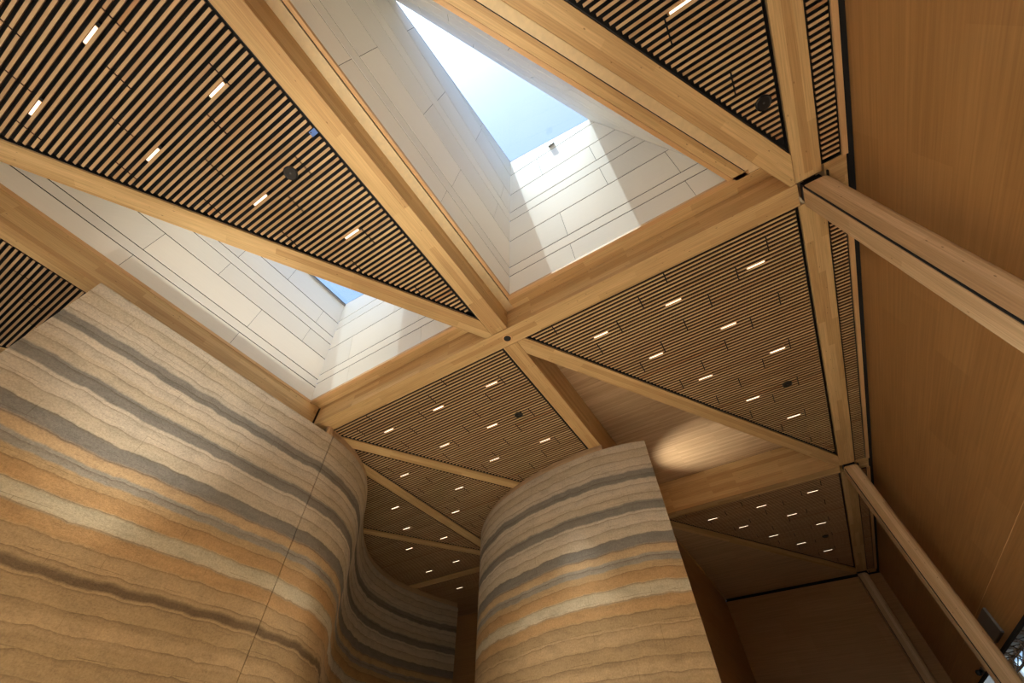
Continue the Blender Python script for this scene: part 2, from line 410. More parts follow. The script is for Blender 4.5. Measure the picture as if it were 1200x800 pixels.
P_far = side(rect(XF, XL2[0]-q, AX1+q, BX0+0.1-q), N4, 0.18+q, True)
P_far2 = side(rect(XF, XL2[0]-q, AX1+q, BX0+0.1-q), N4, -0.18-q, False)
P_c2 = rect(XF-1.0, XL2[0]-q, BX1+0.1+q, YE)
P_dark = side(rect(XC[1]+q, XE[0]-q, BX1+q, YE-0.2), N5, 0.18+q, True)
P_c0 = side(rect(XF, XL[0]-q, YN+0.3, AX0-q), (-8.62, 4.52), 0.18+q, True)
P_c0b = side(rect(XF-1.0, XL[0]-q, YN+0.3, AX0-q), (-8.62, 4.52), -0.18-q, False)
panels = {}
panels['near'] = slat_panel(P_near, -2.50, -4.18, 'big near triangle of slatted ceiling between the two skylights')
panels['up'] = slat_panel(P_up, -2.50+0.0, -4.18+2.9, 'slatted ceiling triangle between the larger skylight and the edge beam')
panels['main'] = slat_panel(P_main, 5.05, -0.14, 'lamp-dotted slatted ceiling triangle between first and second columns')
panels['mid'] = slat_panel(P_mid, 5.05, -0.14-5.77+0.6, 'slatted ceiling triangle below the round socket, above the curved earth wall')
panels['mid2'] = slat_panel(P_mid2, 5.05, -0.14-5.77+0.6, 'slatted triangle just beyond the diagonal beam between the two earth walls')
panels['far'] = slat_panel(P_far, 5.05, None, 'far slatted ceiling next to the bulge of the banded earth wall')
panels['far2'] = slat_panel(P_far2, 5.05, None, 'far slatted ceiling over the concave bend of the banded earth wall')
panels['c2'] = slat_panel(P_c2, 14.4, None, 'small farthest slatted ceiling above the gap between the earth walls')
panels['dark'] = slat_panel(P_dark, 14.4, -0.14, 'dim slatted ceiling triangle in the farthest bay near the end wall')
panels['c0'] = slat_panel(P_c0, -2.5, -4.18-5.77, 'slatted ceiling seen past the near end of the banded earth wall')
panels['c0b'] = slat_panel(P_c0b, -2.5, None, 'sliver of slatted ceiling beyond the outermost diagonal beam')
def strip_panel(y0, y1, label):
    root = slat_panel(rect(XE[1]+q, 3.405, y0, y1), 5.05, None, label, edge=0.022)
    MB().box(3.41, 3.485, y0-0.02, y1+0.02, ZB+0.0, ZB+0.12, (0, 1)).build('edge_board', 'trim', root)
    return root
strip_panel(YN+0.3, AX0-0.11, 'narrow slatted strip between edge beam and tall timber wall, nearest bay')
strip_panel(AX1+0.16, BX0-0.02, 'narrow slatted strip between edge beam and tall timber wall, middle bay')
strip_panel(BX1+0.16, YE-0.45, 'narrow slatted strip between edge beam and tall timber wall, darkest bay')

# ------------------------------------------------------------------ columns against the tall wall
def column(x0, x1, y0, y1, label, zt=ZB-0.02):
    root = thing('timber_column', ((x0+x1)/2, (y0+y1)/2, -EYE), label, 'column', 'timber columns along the tall wall')
    r = 0.07; n = 0.028
    pts = []
    # rounded square with a square notch at the corner that faces the room
    def arc(cx, cy, a0):
        return [(cx + r*math.cos(math.radians(a0+t)), cy + r*math.sin(math.radians(a0+t))) for t in (0, 18, 36, 54, 72, 90)]
    pts = [(x0, y0+n), (x0+n, y0+n), (x0+n, y0)] + arc(x1-r, y0+r, 270) + arc(x1-r, y1-r, 0) + arc(x0+r, y1-r, 90)
    mb = MB(); L = len(pts); b = 0
    # shaft, with the top rounded over
    prof = [(-EYE, 0), (zt-0.10, 0), (zt-0.06, 0.012), (zt-0.025, 0.035), (zt, 0.075)]
    cx, cy = (x0+x1)/2, (y0+y1)/2
    per = [0.0]
    for i in range(L): per.append(per[-1] + math.dist(pts[i], pts[(i+1) % L]))
    rings = []
    for z, ins in prof:
        kx = 1 - ins/((x1-x0)/2); ky = 1 - ins/((y1-y0)/2)
        rings.append([(cx+(p[0]-cx)*kx, cy+(p[1]-cy)*ky, z) for p in pts])
    for a in range(len(rings)-1):
        for i in range(L):
            j = (i+1) % L
            mb.face([rings[a][i], rings[a][j], rings[a+1][j], rings[a+1][i]],
                    [(rings[a][i][2], per[i]), (rings[a][j][2], per[i+1]), (rings[a+1][j][2], per[i+1]), (rings[a+1][i][2], per[i])])
    mb.face(rings[-1], [(p[0], p[1]) for p in rings[-1]])
    mb.build('shaft', 'column', root)
    # dark shadow strip in the notch and the steel seat on top
    MB().box(x0+0.010, x0+n+0.002, y0+0.010, y0+n+0.002, -EYE, zt-0.09).build('groove_strip', 'black', root)
    MB().box(x0+0.05, x1-0.05, y0+0.05, y1-0.05, zt-0.005, zt+0.10).build('steel_seat', 'blackmetal', root)
    return root
column(2.78, 3.155, 4.325, 4.73, 'tallest nearest timber column with a black corner groove, rising from the right edge')
column(2.78, 3.155, 13.73, 14.15, 'middle timber column with a dark corner groove, seen end-on down to the wall opening')
column(2.72, 3.10, YE-0.40, YE-0.02, 'farthest dark timber column tucked in the corner beside the end wall')
for (y0, y1, lab) in ((AX0-0.10, AX1+0.13, 'short timber spacer block between the first column head and the tall wall'),
                      (BX0+0.0, BX1+0.13, 'short timber spacer block between the middle column head and the tall wall'),
                      (YE-0.42, YE-0.02, 'short dark spacer block at the corner column head')):
    root = thing('spacer_block', (3.32, (y0+y1)/2, ZB), lab, 'timber block', 'spacer blocks at the column heads')
    MB().box(XE[1]+0.04, 3.47, y0, y1, ZB+0.02, ZB+0.30).build('block', 'beam', root, 0.006)
    MB().box(XE[1]+0.06, 3.20, y0+0.12, y1-0.12, ZB-0.02, ZB+0.018).build('bracket', 'blackmetal', root)

# ------------------------------------------------------------------ skylights
def pt(a, b, t): return tuple(a[i] + (b[i]-a[i])*t for i in range(3))
def lining(parent, b0, b1, t0, t1, levels, breaks, outward, name='lining'):
    """boards on a leaning wall b0-b1 (bottom) t0-t1 (top), laid in level courses"""
    gap = 0.026; mb = MB()
    def edge_at(b, t, z):
        k = (z-b[2])/(t[2]-b[2]); return pt(b, t, k)
    def xy(u, z, zr0, zr1):
        p = edge_at(b0, t0, z); r = edge_at(b1, t1, z); return p, r
    zt = max(t0[2], t1[2])
    lev = [l for l in levels if l < zt-0.15] + [zt]
    U = (Vector(b1)-Vector(b0)).normalized(); L = (Vector(b1)-Vector(b0)).length
    N = Vector(outward).normalized()*0.009
    # plane: point for (u metres along U from b0, height z); the wall leans by lean per metre of height
    p0 = Vector(b0); lean = (Vector(t0)-Vector(b0)); lean = lean - U*lean.dot(U); lean = lean/lean.z
    def P(u, z): return p0 + U*u + lean*(z-p0.z)
    def lo_hi(z):
        k0 = (z-b0[2])/(t0[2]-b0[2]); k1 = (z-b1[2])/(t1[2]-b1[2])
        a = (Vector(pt(b0, t0, k0))-p0).dot(U); c = (Vector(pt(b1, t1, k1))-p0).dot(U)
        return a, c
    tu0, tu1 = (Vector(t0)-p0).dot(U), (Vector(t1)-p0).dot(U)
    def ztop(u): return t0[2] + (t1[2]-t0[2])*min(1, max(0, (u-tu0)/(tu1-tu0)))
    # outline of the wall in (u, z), clipped course by course and board by board
    outline = [(0, b0[2]), ((Vector(b1)-p0).dot(U), b1[2]), (tu1, t1[2]), (tu0, t0[2])]
    for i in range(len(lev)-1):
        z0, z1 = lev[i], lev[i+1]
        poly = clip(clip(outline, 0, 1, z0+gap/2), 0, -1, -(z1-gap/2))
        if len(poly) < 3: continue
        us = [p[0] for p in poly]; vg = 0.008
        bs, per = breaks[i % len(breaks)]
        cuts = [min(us)-1]
        if per:
            n = math.ceil((min(us)-bs)/per)
            while bs + n*per < max(us): cuts.append(bs+n*per); n += 1
        cuts.append(max(us)+1)
        for c in range(len(cuts)-1):
            pp = clip(clip(poly, 1, 0, cuts[c]+vg/2), -1, 0, -(cuts[c+1]-vg/2))
            if len(pp) < 3: continue
            q3 = [P(u, z) for u, z in pp]
            mb.slab(q3, N)
    o = mb.build(name, 'lining', parent)
    bk = MB(); o2 = N*1.15
    q3 = [P(u, z)+o2 for u, z in outline]
    bk.slab(q3, N*6).build('lining_backing', 'black', o)
    return o
LEV = [6.97, 7.48, 7.74, 8.54, 9.22, 9.53, 10.2, 11.0, 12.5]
def skylight(label, c_b, c_t, r_b, r_t, a_b, a_t, levL, cream_w, coping, faces):
    """corner (left/end), right corner (end/long side) and apex, each bottom and top"""
    root = thing('skylight', c_b, label, 'skylight', 'triangular skylights')
    U = 0
    # left wall: runs from the corner towards the camera side
    Ly = Vector(a_b)-Vector(c_b)
    br = [(1.0, 0)]
    lining(root, c_b, a_b, c_t, a_t, levL, [(3.98-1.70, 2.35), (9, 0), (3.98-1.75, 2.38), (3.98-0.58-2.38, 2.38), (9, 0), (3.98-0.6, 2.38), (3.98-1.75, 2.38)], (-1, 0, 0))
    lining(root, c_b, r_b, c_t, r_t, LEV, [(1.47-c_b[0]-0.0 if c_b[0] > -5 else 1.3, 2.35), (9, 0), (1.5+2.40 if c_b[0] > -5 else 1.2, 2.36), (2.68, 5.0), (9, 0), (2.7, 2.4), (1.45, 2.4)], (0, 1, 0))
    lining(root, a_b, r_b, a_t, r_t, LEV, [(0.9, 2.4), (9, 0), (2.1, 2.4), (1.0, 2.4), (9, 0), (0.4, 2.4), (1.5, 2.4)], (NV[0], NV[1], 0))
    return root
# larger skylight
L1 = dict(c_b=(-2.40, 3.98, 6.97), r_b=(2.15, 3.98, 6.97), a_b=(-2.40, -3.40, 6.97), c_t=(-1.66, 2.945, 11.62), r_t=(0.69, 3.04, 11.23), a_t=(-1.83, -1.15, 10.53))
big = skylight('larger triangular skylight with pale boarded shaft, blue sky and a sunlit end', **L1, levL=LEV, cream_w=0, coping=0, faces=0)
L2 = dict(c_b=(-8.44, 4.00, 6.97), r_b=(-3.62, 4.00, 6.97), a_b=(-8.44, -3.90, 6.97), c_t=(-7.92, 3.41, 10.17), r_t=(-5.30, 3.44, 9.95), a_t=(-7.93, -0.9, 10.12))
LEV2 = [6.97, 7.38, 7.60, 8.23, 8.72, 8.97, 9.46, 10.9]
small = skylight('smaller triangular skylight along the long banded earth wall, cream boarded shaft', **L2, levL=LEV2, cream_w=0, coping=0, faces=0)
def glazing(root, D, grow, deep):
    c, r, a = Vector(D['c_t']), Vector(D['r_t']), Vector(D['a_t'])
    m = (c+r+a)/3
    n = (r-c).cross(a-c).normalized(); n = n if n.z > 0 else -n
    g_ = [p + (p-m)*grow + n*0.03 for p in (c, r, a)]
    MB().slab([tuple(p) for p in g_], tuple(n*0.02)).build('glass_pane', 'glass', root)
    # slim pale frame under the pane, outside the clear opening
    fb = MB()
    for p, q_ in ((c, r), (r, a), (a, c)):
        e = (q_-p).normalized(); w = n.cross(e); w = w if w.dot((p+q_)/2-m) > 0 else -w
        fb.slab([tuple(p+w*0.005), tuple(q_+w*0.005), tuple(q_+w*0.16), tuple(p+w*0.16)], tuple(n*0.028))
    fb.build('glazing_frame', 'greybox', root)
glazing(big, L1, 0.06, 0); glazing(small, L2, 0.06, 0)
# dark coping on the low side of the smaller skylight
c, a = Vector(L2['c_t']), Vector(L2['a_t'])
MB().slab([tuple(c+Vector((0.0, 0.02, -0.07))), tuple(a+Vector((0, 0, -0.07))), tuple(a+Vector((0, 0, 0.0))), tuple(c+Vector((0, 0.02, 0)))], (0.045, 0, 0)).build('coping', 'greybox', small)
# curb rings: cream soffit, shadow groove and timber lip round each opening
def offline(anchor, off):     # point on a diagonal offset, as (x at y)
    c = NV[0]*anchor[0] + NV[1]*anchor[1] + off
    return lambda y: (c - NV[1]*y)/NV[0]
def ring_strip(parent, name, mat, poly, z0, z1, d): return MB().prism(poly, z0, z1, d).build(name, mat, parent)
hb = offline(N2, -0.13)
def diag_strip(anchor, o0, o1, y0, y1):
    f0, f1 = offline(anchor, o0), offline(anchor, o1)
    return [(f0(y0), y0), (f0(y1), y1), (f1(y1), y1), (f1(y0), y0)]
Y0 = -4.6
ring_strip(big, 'soffit_board', 'cream', rect(-2.658, -2.485, Y0, 4.30), ZK, ZK+0.04, (0, 1))
ring_strip(big, 'timber_lip', 'trim', rect(-2.452, -2.395, -3.3, 3.98), ZK-0.03, ZK+0.05, (0, 1))
ring_strip(big, 'timber_lip', 'trim', rect(-2.452, 2.32, 3.975, 4.06), ZK-0.02, ZK+0.05, (1, 0))
ring_strip(big, 'soffit_board', 'beam', rect(-2.66, 2.7, 4.062, 4.305), ZK+0.005, ZK+0.05, (1, 0))
ring_strip(big, 'soffit_board', 'cream', clip(diag_strip(N2, -0.278, -0.11, Y0, 4.6), 0, -1, -4.055), ZK, ZK+0.04, (1, SL))
ring_strip(big, 'timber_curb', 'beam', clip(diag_strip(N2, -0.466, -0.292, Y0, 4.6), 0, -1, -4.055), ZK-0.02, ZK+0.05, (1, SL))
ring_strip(big, 'timber_lip', 'trim', clip(diag_strip(N2, -0.531, -0.468, -3.6, 4.6), 0, -1, -3.97), ZK-0.035, ZK+0.05, (1, SL))
ring_strip(big, 'shadow_groove', 'black', rect(-2.484, -2.455, Y0, 4.05), ZK+0.03, ZK+0.06, (0, 1))
ring_strip(big, 'shadow_groove', 'black', clip(diag_strip(N2, -0.291, -0.279, Y0, 4.6), 0, -1, -4.05), ZK+0.01, ZK+0.06, (1, SL))
# small skylight curb
ring_strip(small, 'timber_lip', 'trim', rect(-8.47, -8.425, -3.9, 4.0), ZK-0.02, ZK+0.05, (0, 1))
ring_strip(small, 'timber_lip', 'trim', rect(-8.47, -3.5, 3.995, 4.07), ZK-0.02, ZK+0.05, (1, 0))
ring_strip(small, 'soffit_board', 'beam', rect(-8.47, -3.1, 4.072, 4.305), ZK+0.005, ZK+0.05, (1, 0))
ring_strip(small, 'soffit_board', 'cream', clip(diag_strip(N1, -0.50, -0.17, Y0, 4.6), 0, -1, -4.06), ZK, ZK+0.04, (1, SL))

# small sensor on the sunlit end of the larger skylight
def endY(z): return 3.98 - 0.2226*(z-6.97)
sz = 11.2
s = thing('light_sensor', (-0.48, endY(sz), sz), 'tiny grey sensor at the top of the sunlit skylight end', 'sensor')
MB().box(-0.56, -0.40, endY(sz)-0.05, endY(sz)-0.012, sz-0.14, sz+0.04).build('case', 'greybox', s, 0.006)
MB().box(-0.52, -0.44, endY(sz)-0.058, endY(sz)-0.05, sz-0.09, sz-0.02).build('lens', 'steel', s)

# ------------------------------------------------------------------ lamps and loudspeakers
def snap(y, phase):      # nearest gap between two slats
    k = round((y - phase)/PITCH - 0.5); return phase + (k+0.5)*PITCH
lamps = {}
def lamp(x, y, phase, label, power=0, cone=50, first=[None]):
    y = snap(y, phase)
    root = thing('linear_downlight', (0, 0, 0), label, 'ceiling light', 'linear downlights in the slatted ceilings')
    if first[0] is None:
        h = MB().box(-0.162, 0.162, -0.0205, 0.0205, ZS+0.012, ZS+0.07).build('housing', 'trim', root)
        d = MB()
        for i in range(5): d.box(-0.15+i*0.06+0.003, -0.15+i*0.06+0.057, -0.0145, 0.0145, ZS+0.004, ZS+0.012)
        dd = d.build('diffuser', 'lamp', root)
        e = MB().box(0.166, 0.215, -0.0205, 0.0205, ZS+0.006, ZS+0.07).build('end_clip', 'black', root)
        for o in (h, dd, e): o.matrix_parent_inverse = Matrix.Identity(4)
        for o in (h, dd, e): o.data.transform(Matrix.Translation((0, 0, -EYE)))
        first[0] = (h, dd, e)
        root.location = (x, y, EYE)
        pass
    else:
        root.location = (x, y, EYE)
        for o in first[0]:
            n = o.copy(); C.objects.link(n); n.parent = root; n.matrix_parent_inverse = Matrix.Identity(4)
    if power:
        l = lamp_light(power, cone)
        lo = bpy.data.objects.new('lamp_beam', l); C.objects.link(lo); lo.parent = root
        lo.location = (0, 0, ZS-0.03)
    return root
LL = {}
def lamp_light(p, cone):
    if (p, cone) not in LL:
        l = bpy.data.lights.new('lamp_beam', 'SPOT'); l.energy = p; l.color = (1.0, 0.95, 0.85)
        l.spot_size = math.radians(cone); l.spot_blend = 1.0; l.shadow_soft_size = 0.08
        LL[(p, cone)] = l
    return LL[(p, cone)]
near = [(-4.59, -2.45, 'downlight in the big near slatted ceiling, topmost in the photo of its left pair'),
        (-6.11, -2.46, 'downlight in the big near slatted ceiling, the one closest to the left photo edge'),
        (-3.80, -1.28, 'glowing downlight in the big near slatted ceiling, closest to the broad beam'),
        (-5.36, -1.29, 'downlight in the big near slatted ceiling, just above the diagonal beam'),
        (-4.61, -0.02, 'downlight in the big near slatted ceiling, below and beside the black speaker'),
        (-3.81, 1.17, 'downlight in the narrowing tip of the big near slatted ceiling')]
for x, y, l in near: lamp(x, y, -2.50, l, 2300, 66)
lamp(1.84, 1.16, -2.50, 'bright downlight at the top edge of the photo beyond the larger skylight', 3000)
main = [(-1.13, 5.51, 'brightest downlight in the lamp-dotted ceiling, closest to the round socket'),
        (0.40, 5.53, 'second downlight along the socketed cross beam in the lamp-dotted ceiling'),
        (1.93, 5.52, 'downlight by the first column head, third along the socketed cross beam'),
        (-0.35, 6.73, 'downlight in the lamp-dotted ceiling beside the diagonal beam, upper one'),
        (1.18, 6.71, 'downlight in the middle of the lamp-dotted ceiling, second row'),
        (0.39, 8.00, 'downlight in the lamp-dotted ceiling beside the diagonal beam, middle one'),
        (1.93, 7.99, 'downlight by the edge beam in the lamp-dotted ceiling, above the speaker'),
        (1.17, 9.30, 'downlight just beside the black speaker in the lamp-dotted ceiling'),
        (1.92, 10.58, 'lowest downlight of the lamp-dotted ceiling, below the black speaker')]
for x, y, l in main: lamp(x, y, 5.05, l, 700)
mid = [(-3.85, 5.55, 'downlight under the socketed cross beam, closest below the round socket'),
       (-5.40, 5.54, 'downlight under the socketed cross beam, middle of three in the row'),
       (-7.00, 5.54, 'downlight under the socketed cross beam, closest to the banded earth wall'),
       (-4.68, 6.76, 'downlight beside the black speaker below the round socket'),
       (-6.20, 6.76, 'downlight in the second row below the socketed cross beam, away from the speaker'),
       (-3.85, 8.04, 'downlight close to the lower end of the beam above the curved earth wall'),
       (-5.45, 8.05, 'downlight just above the curved top of the free-standing earth wall')]
for x, y, l in mid: lamp(x, y, 5.05, l, 700)
mid2 = [(-7.17, 8.77, 'downlight beyond the nearer diagonal beam, closest to that beam'),
        (-8.05, 7.27, 'downlight beyond the nearer diagonal beam, close to the banded earth wall'),
        (-8.13, 9.81, 'downlight beyond the nearer diagonal beam, beside the thin straight beam')]
for x, y, l in mid2: lamp(x, y, 5.05, l)
far = [(-9.57, 8.54, 'downlight by the bulge of the banded earth wall, uppermost of the far ones'),
       (-10.22, 9.80, 'downlight by the bulge of the banded earth wall, just above the far diagonal'),
       (-9.61, 11.08, 'far downlight between the thin straight beam and far diagonal beam'),
       (-11.21, 11.12, 'far downlight just below the thin far diagonal beam'),
       (-10.47, 13.02, 'far downlight close to the edge of the free-standing earth wall, upper one'),
       (-11.95, 13.13, 'far downlight above the concave bend of the banded earth wall')]
for x, y, l in far: lamp(x, y, 5.05, l, 150)
lamp(-12.02, 15.27, 14.4, 'farthest downlight above the gap between the two earth walls')
dark = [(-1.19, 15.02, 'dim bay downlight next to the free-standing wall, in the row at the dark cross beam'),
        (0.38, 15.00, 'dim bay downlight in the middle of the row at the dark cross beam'),
        (1.91, 14.99, 'dim bay downlight by the edge beam, in the row at the dark cross beam'),
        (-0.42, 16.23, 'dim bay downlight in the second row, nearest the dark diagonal'),
        (1.15, 16.21, 'dim bay downlight in the second row, further from the dark diagonal'),
        (0.36, 17.55, 'dim bay downlight in the third row, against the dark diagonal'),
        (1.92, 17.49, 'dim bay downlight in the third row, just above the speaker'),
        (1.13, 18.86, 'dim bay downlight beside the speaker and the dark diagonal'),
        (1.92, 20.11, 'lowest dim bay downlight, below the speaker')]
for x, y, l in dark: lamp(x, y, 14.4, l, 60)
def speaker(x, y, label):
    root = thing('ceiling_speaker', (x, y, ZS), label, 'loudspeaker', 'round black ceiling speakers')
    MB().lathe((x, y, ZS), [(0.098, 0.04), (0.105, 0.0), (0.105, -0.018), (0.092, -0.026), (0.078, -0.022)], 32).build('ring', 'blackmetal', root)
    MB().lathe((x, y, ZS), [(0.076, -0.014), (0.05, -0.004), (0.03, -0.004)], 32).build('cone', 'black', root)
    MB().lathe((x, y, ZS), [(0.028, -0.006), (0.026, -0.016), (0.012, -0.024)], 24).build('dust_cap', 'steel', root)
for x, y, l in ((-3.85, -0.02, 'round black speaker in the big near slatted ceiling between the skylights'),
                (2.51, 2.84, 'round black speaker by the edge beam above the first column head'),
                (-3.88, 6.77, 'round black speaker in the slats below the round socket'),
                (1.95, 9.22, 'round black speaker in the lamp-dotted slatted ceiling'),
                (1.95, 18.66, 'round black speaker in the dim farthest slatted bay')):
    speaker(x, y, l)
s = thing('blue_tag', (-3.10, -0.22, ZS), 'small blue tag at the slat ends against the broad beam', 'tag')
MB().box(-3.165, -3.055, -0.262, -0.185, ZS-0.004, ZS+0.0).build('card', 'blue', s)
MB().box(-3.15, -3.13, -0.25, -0.235, ZS-0.006, ZS-0.004).build('pin', 'steel', s)

# ------------------------------------------------------------------ rammed earth walls
def catmull(P, n=10):
    out = []
    for i in range(len(P)-1):
        p0 = P[max(i-1, 0)]; p1 = P[i]; p2 = P[i+1]; p3 = P[min(i+2, len(P)-1)]
        for k in range(n):
            t = k/n
            out.append(tuple(0.5*((2*p1[a]) + (-p0[a]+p2[a])*t + (2*p0[a]-5*p1[a]+4*p2[a]-p3[a])*t*t + (-p0[a]+3*p1[a]-3*p2[a]+p3[a])*t**3) for a in (0, 1)))
    out.append(P[-1]); return out
def offset(P, d):
    out = []
    for i in range(len(P)):
        a = P[max(i-1, 0)]; b = P[min(i+1, len(P)-1)]
        tx, ty = b[0]-a[0], b[1]-a[1]; l = math.hypot(tx, ty)
        out.append((P[i][0] - ty/l*d, P[i][1] + tx/l*d))
    return out
ZT = 6.2; K = ZT/6.4
def earth_wall(P, thick, label, mat, joint=None, name='rammed_earth_wall'):
    """P: face line in plan; thick: signed offset to the hidden side"""
    face = P; back = offset(P, thick)
    mb = MB(); nz = 1
    s_ = [0.0]
    for i in range(1, len(P)): s_.append(s_[-1] + math.dist(P[i-1], P[i]))
    n = len(P); z0, z1 = -EYE, ZT; ch = 0.012
    for i in range(n-1):
        mb.face([(*face[i], z0), (*face[i+1], z0), (*face[i+1], z1), (*face[i], z1)], [(s_[i], z0), (s_[i+1], z0), (s_[i+1], z1), (s_[i], z1)])
        mb.face([(*back[i+1], z0), (*back[i], z0), (*back[i], z1), (*back[i+1], z1)], [(s_[i+1], z0), (s_[i], z0), (s_[i], z1), (s_[i+1], z1)])
        mb.face([(*face[i], z1), (*face[i+1], z1), (*back[i+1], z1), (*back[i], z1)], [(s_[i], 0), (s_[i+1], 0), (s_[i+1], thick), (s_[i], thick)])
        mb.face([(*face[i+1], z0), (*face[i], z0), (*back[i], z0), (*back[i+1], z0)], [(s_[i+1], 0), (s_[i], 0), (s_[i], thick), (s_[i+1], thick)])
    for i in (0, n-1):
        q4 = [(*back[i], z0), (*face[i], z0), (*face[i], z1), (*back[i], z1)]
        if i: q4 = q4[::-1]
        mb.face(q4, [(p[0]+p[1], p[2]) for p in q4])
    o = mb.build(name, mat)
    # weld
    import bmesh
    bm = bmesh.new(); bm.from_mesh(o.data); bmesh.ops.remove_doubles(bm, verts=bm.verts, dist=1e-5)
    bmesh.ops.recalc_face_normals(bm, faces=bm.faces); bm.to_mesh(o.data); bm.free()
    return tag(o, label, 'wall', None, 'thing')
sc = lambda L: [(x*K, y*K) for x, y in L]
straight = [(-8.33, -0.56), (-8.33, 4.90)]
jy = 4.905*K
jn = [(-8.33*K, jy-0.012), (-8.33*K-0.04, jy-0.010), (-8.33*K-0.04, jy+0.004), (-8.335*K, jy+0.006)]
curve = catmull(sc([(-8.335, 4.94), (-8.40, 5.35), (-8.62, 6.05), (-9.12, 6.88), (-9.95, 7.72), (-11.0, 8.62), (-12.1, 9.75), (-13.05, 11.0), (-13.7, 12.4), (-13.95, 13.8), (-13.87, 15.34), (-13.53, 17.23)]), 8)
left_line = [(-8.33*K, -0.56*K + i*(jy+0.56*K-0.02)/12) for i in range(12)] + jn + curve[1:]
earth_wall(left_line, 0.45, 'long banded rammed earth wall with an S-curve, below the smaller skylight', 'earth')
blk = catmull(sc([(-1.62, 9.47), (-2.05, 9.33), (-2.6, 9.24), (-3.2, 9.22), (-4.26, 9.33), (-5.25, 9.55), (-6.35, 9.97), (-7.3, 10.55), (-8.1, 11.3), (-8.75, 12.25), (-9.15, 13.4), (-9.3, 14.8), (-9.25, 17.5)]), 8)
earth_wall(blk, -0.55, 'free-standing curved rammed earth wall with dark bands, ending in a thin edge', 'earth_tan')
def fascia(P, d0, d1, n):
    a, b = offset(P, d0), offset(P, d1)
    mb = MB()
    for i in range(len(P)-1):
        mb.prism([a[i], a[i+1], b[i+1], b[i]], ZT+0.002, ZT+0.21, (P[i+1][0]-P[i][0], P[i+1][1]-P[i][1]))
    return struct(mb.build(n, 'board'))
fascia([p for p in left_line if p[1] > 4.45], 0.06, 0.2, 'trim_1')
fascia([p for p in blk if p[0] < -2.62], -0.08, -0.22, 'trim_2')

# ------------------------------------------------------------------ room shell
# tall timber wall, with an opening low down between the second column and the end
mb = MB()
def wallpiece(y0, y1, z0, z1): mb.box(WX, WX+0.05, y0, y1, z0, z1, (0, 1))
OY0, OY1, OZ = 10.5, 20.5, 2.30
wallpiece(-14, OY0, -EYE, 8.2); wallpiece(OY0, OY1, OZ, 8.2); wallpiece(OY1, YE+0.3, -EYE, 8.2)
struct(mb.build('wall_right', 'veneer'))
struct(MB().box(WX-0.004, WX, -10, YE-0.02, 2.95, 2.957, (0, 1)).build('trim_3', 'trim'))
struct(MB().box(3.492, WX-0.004, -13.5, YE-0.02, ZB+0.015, ZB+0.3, (0, 1)).build('trim_6', 'black'))
struct(MB().box(-2.69, WX, YE, YE+0.3, -EYE, 6.36, (1, 0)).build('wall_end', 'veneer'))
struct(MB().box(-2.69, WX, YE+0.05, YE+0.3, 6.36, 7.6).build('trim_4', 'black'))
struct(MB().box(-2.99, -2.69, 9.95, YE+0.3, -EYE, 6.385, (0, 1)).build('wall_inner', 'veneer'))
struct(MB().box(-16, -9.7, 18.3, 18.6, -EYE, 6.41, (1, 0)).build('wall_back', 'veneer'))
struct(MB().box(-20.3, -20, -14, YE, -EYE, 7.6).build('wall_left', 'veneer'))
struct(MB().box(-20, -2.99, YE, YE+0.3, -EYE, 7.6).build('wall_far', 'veneer'))
struct(MB().box(-20.3, 10.3, -14, YE+0.3, -EYE-0.3, -EYE).build('floor', 'floor'))
# raised board ceilings
struct(MB().prism(side(rect(XC[1]-0.02, XE[0], AX1, BX0), N1, -0.1, False), ZR, ZR+0.06, (1, 0)).build('ceiling', 'board'))
struct(MB().prism(side(rect(XC[1]+0.01, XE[0]-0.01, BX1+0.01, YE-0.01), N5, -0.19, False), 6.47, 6.53, (1, 0)).build('ceiling', 'board'))
# roof deck above everything but the two skylight shafts
mb = MB()
for (x0, x1) in ((-20.3, -8.62), (-2.84+0, 2.93), (-8.62, -2.84)):
    mb.box(x0, x1, 4.52, YE+0.3, 7.56, 7.7)
mb.box(2.93, 3.9, -14, YE+0.3, 7.56, 7.7); mb.box(-20.3, -8.62, YN, 4.52, 7.56, 7.7); mb.box(-20.3, 2.93, -14, YN, 7.56, 7.7)
mb.prism(side(rect(-8.62, -2.84, YN, 4.52), N1, 0.0, True), 7.56, 7.7)
mb.prism(side(rect(-2.84, 2.93, YN, 4.52), N2, 0.0, True), 7.56, 7.7)
mb.box(-20.3, 3.9, YN-0.3, YN, 6.3, 7.56)
struct(mb.build('roof', 'roof'))
# plain soffit over the part of the hall behind the photographer
struct(MB().box(-20, WX, -14, YN-0.3, 6.4, 6.5, (1, 0)).build('ceiling', 'board'))
# room behind the low opening, with a window to the sky
mb = MB()
for (y0, y1, z0, z1) in ((8, 21.5, -EYE, 4.0), (24.2, 30, -EYE, 4.0), (21.5, 24.2, -EYE, 2.5), (21.5, 24.2, 3.27, 4.0)):
    mb.box(5.5, 5.7, y0, y1, z0, z1, (0, 1))
struct(mb.build('wall_outer', 'veneer'))
struct(MB().box(5.56, 5.58, 21.5, 24.2, 2.5, 3.27).build('window_1', 'pane'))
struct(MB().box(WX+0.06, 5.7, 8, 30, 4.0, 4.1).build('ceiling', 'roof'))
struct(MB().box(WX+0.06, 5.5, 7.8, 8, -EYE, 4.0).build('wall_side', 'roof'))
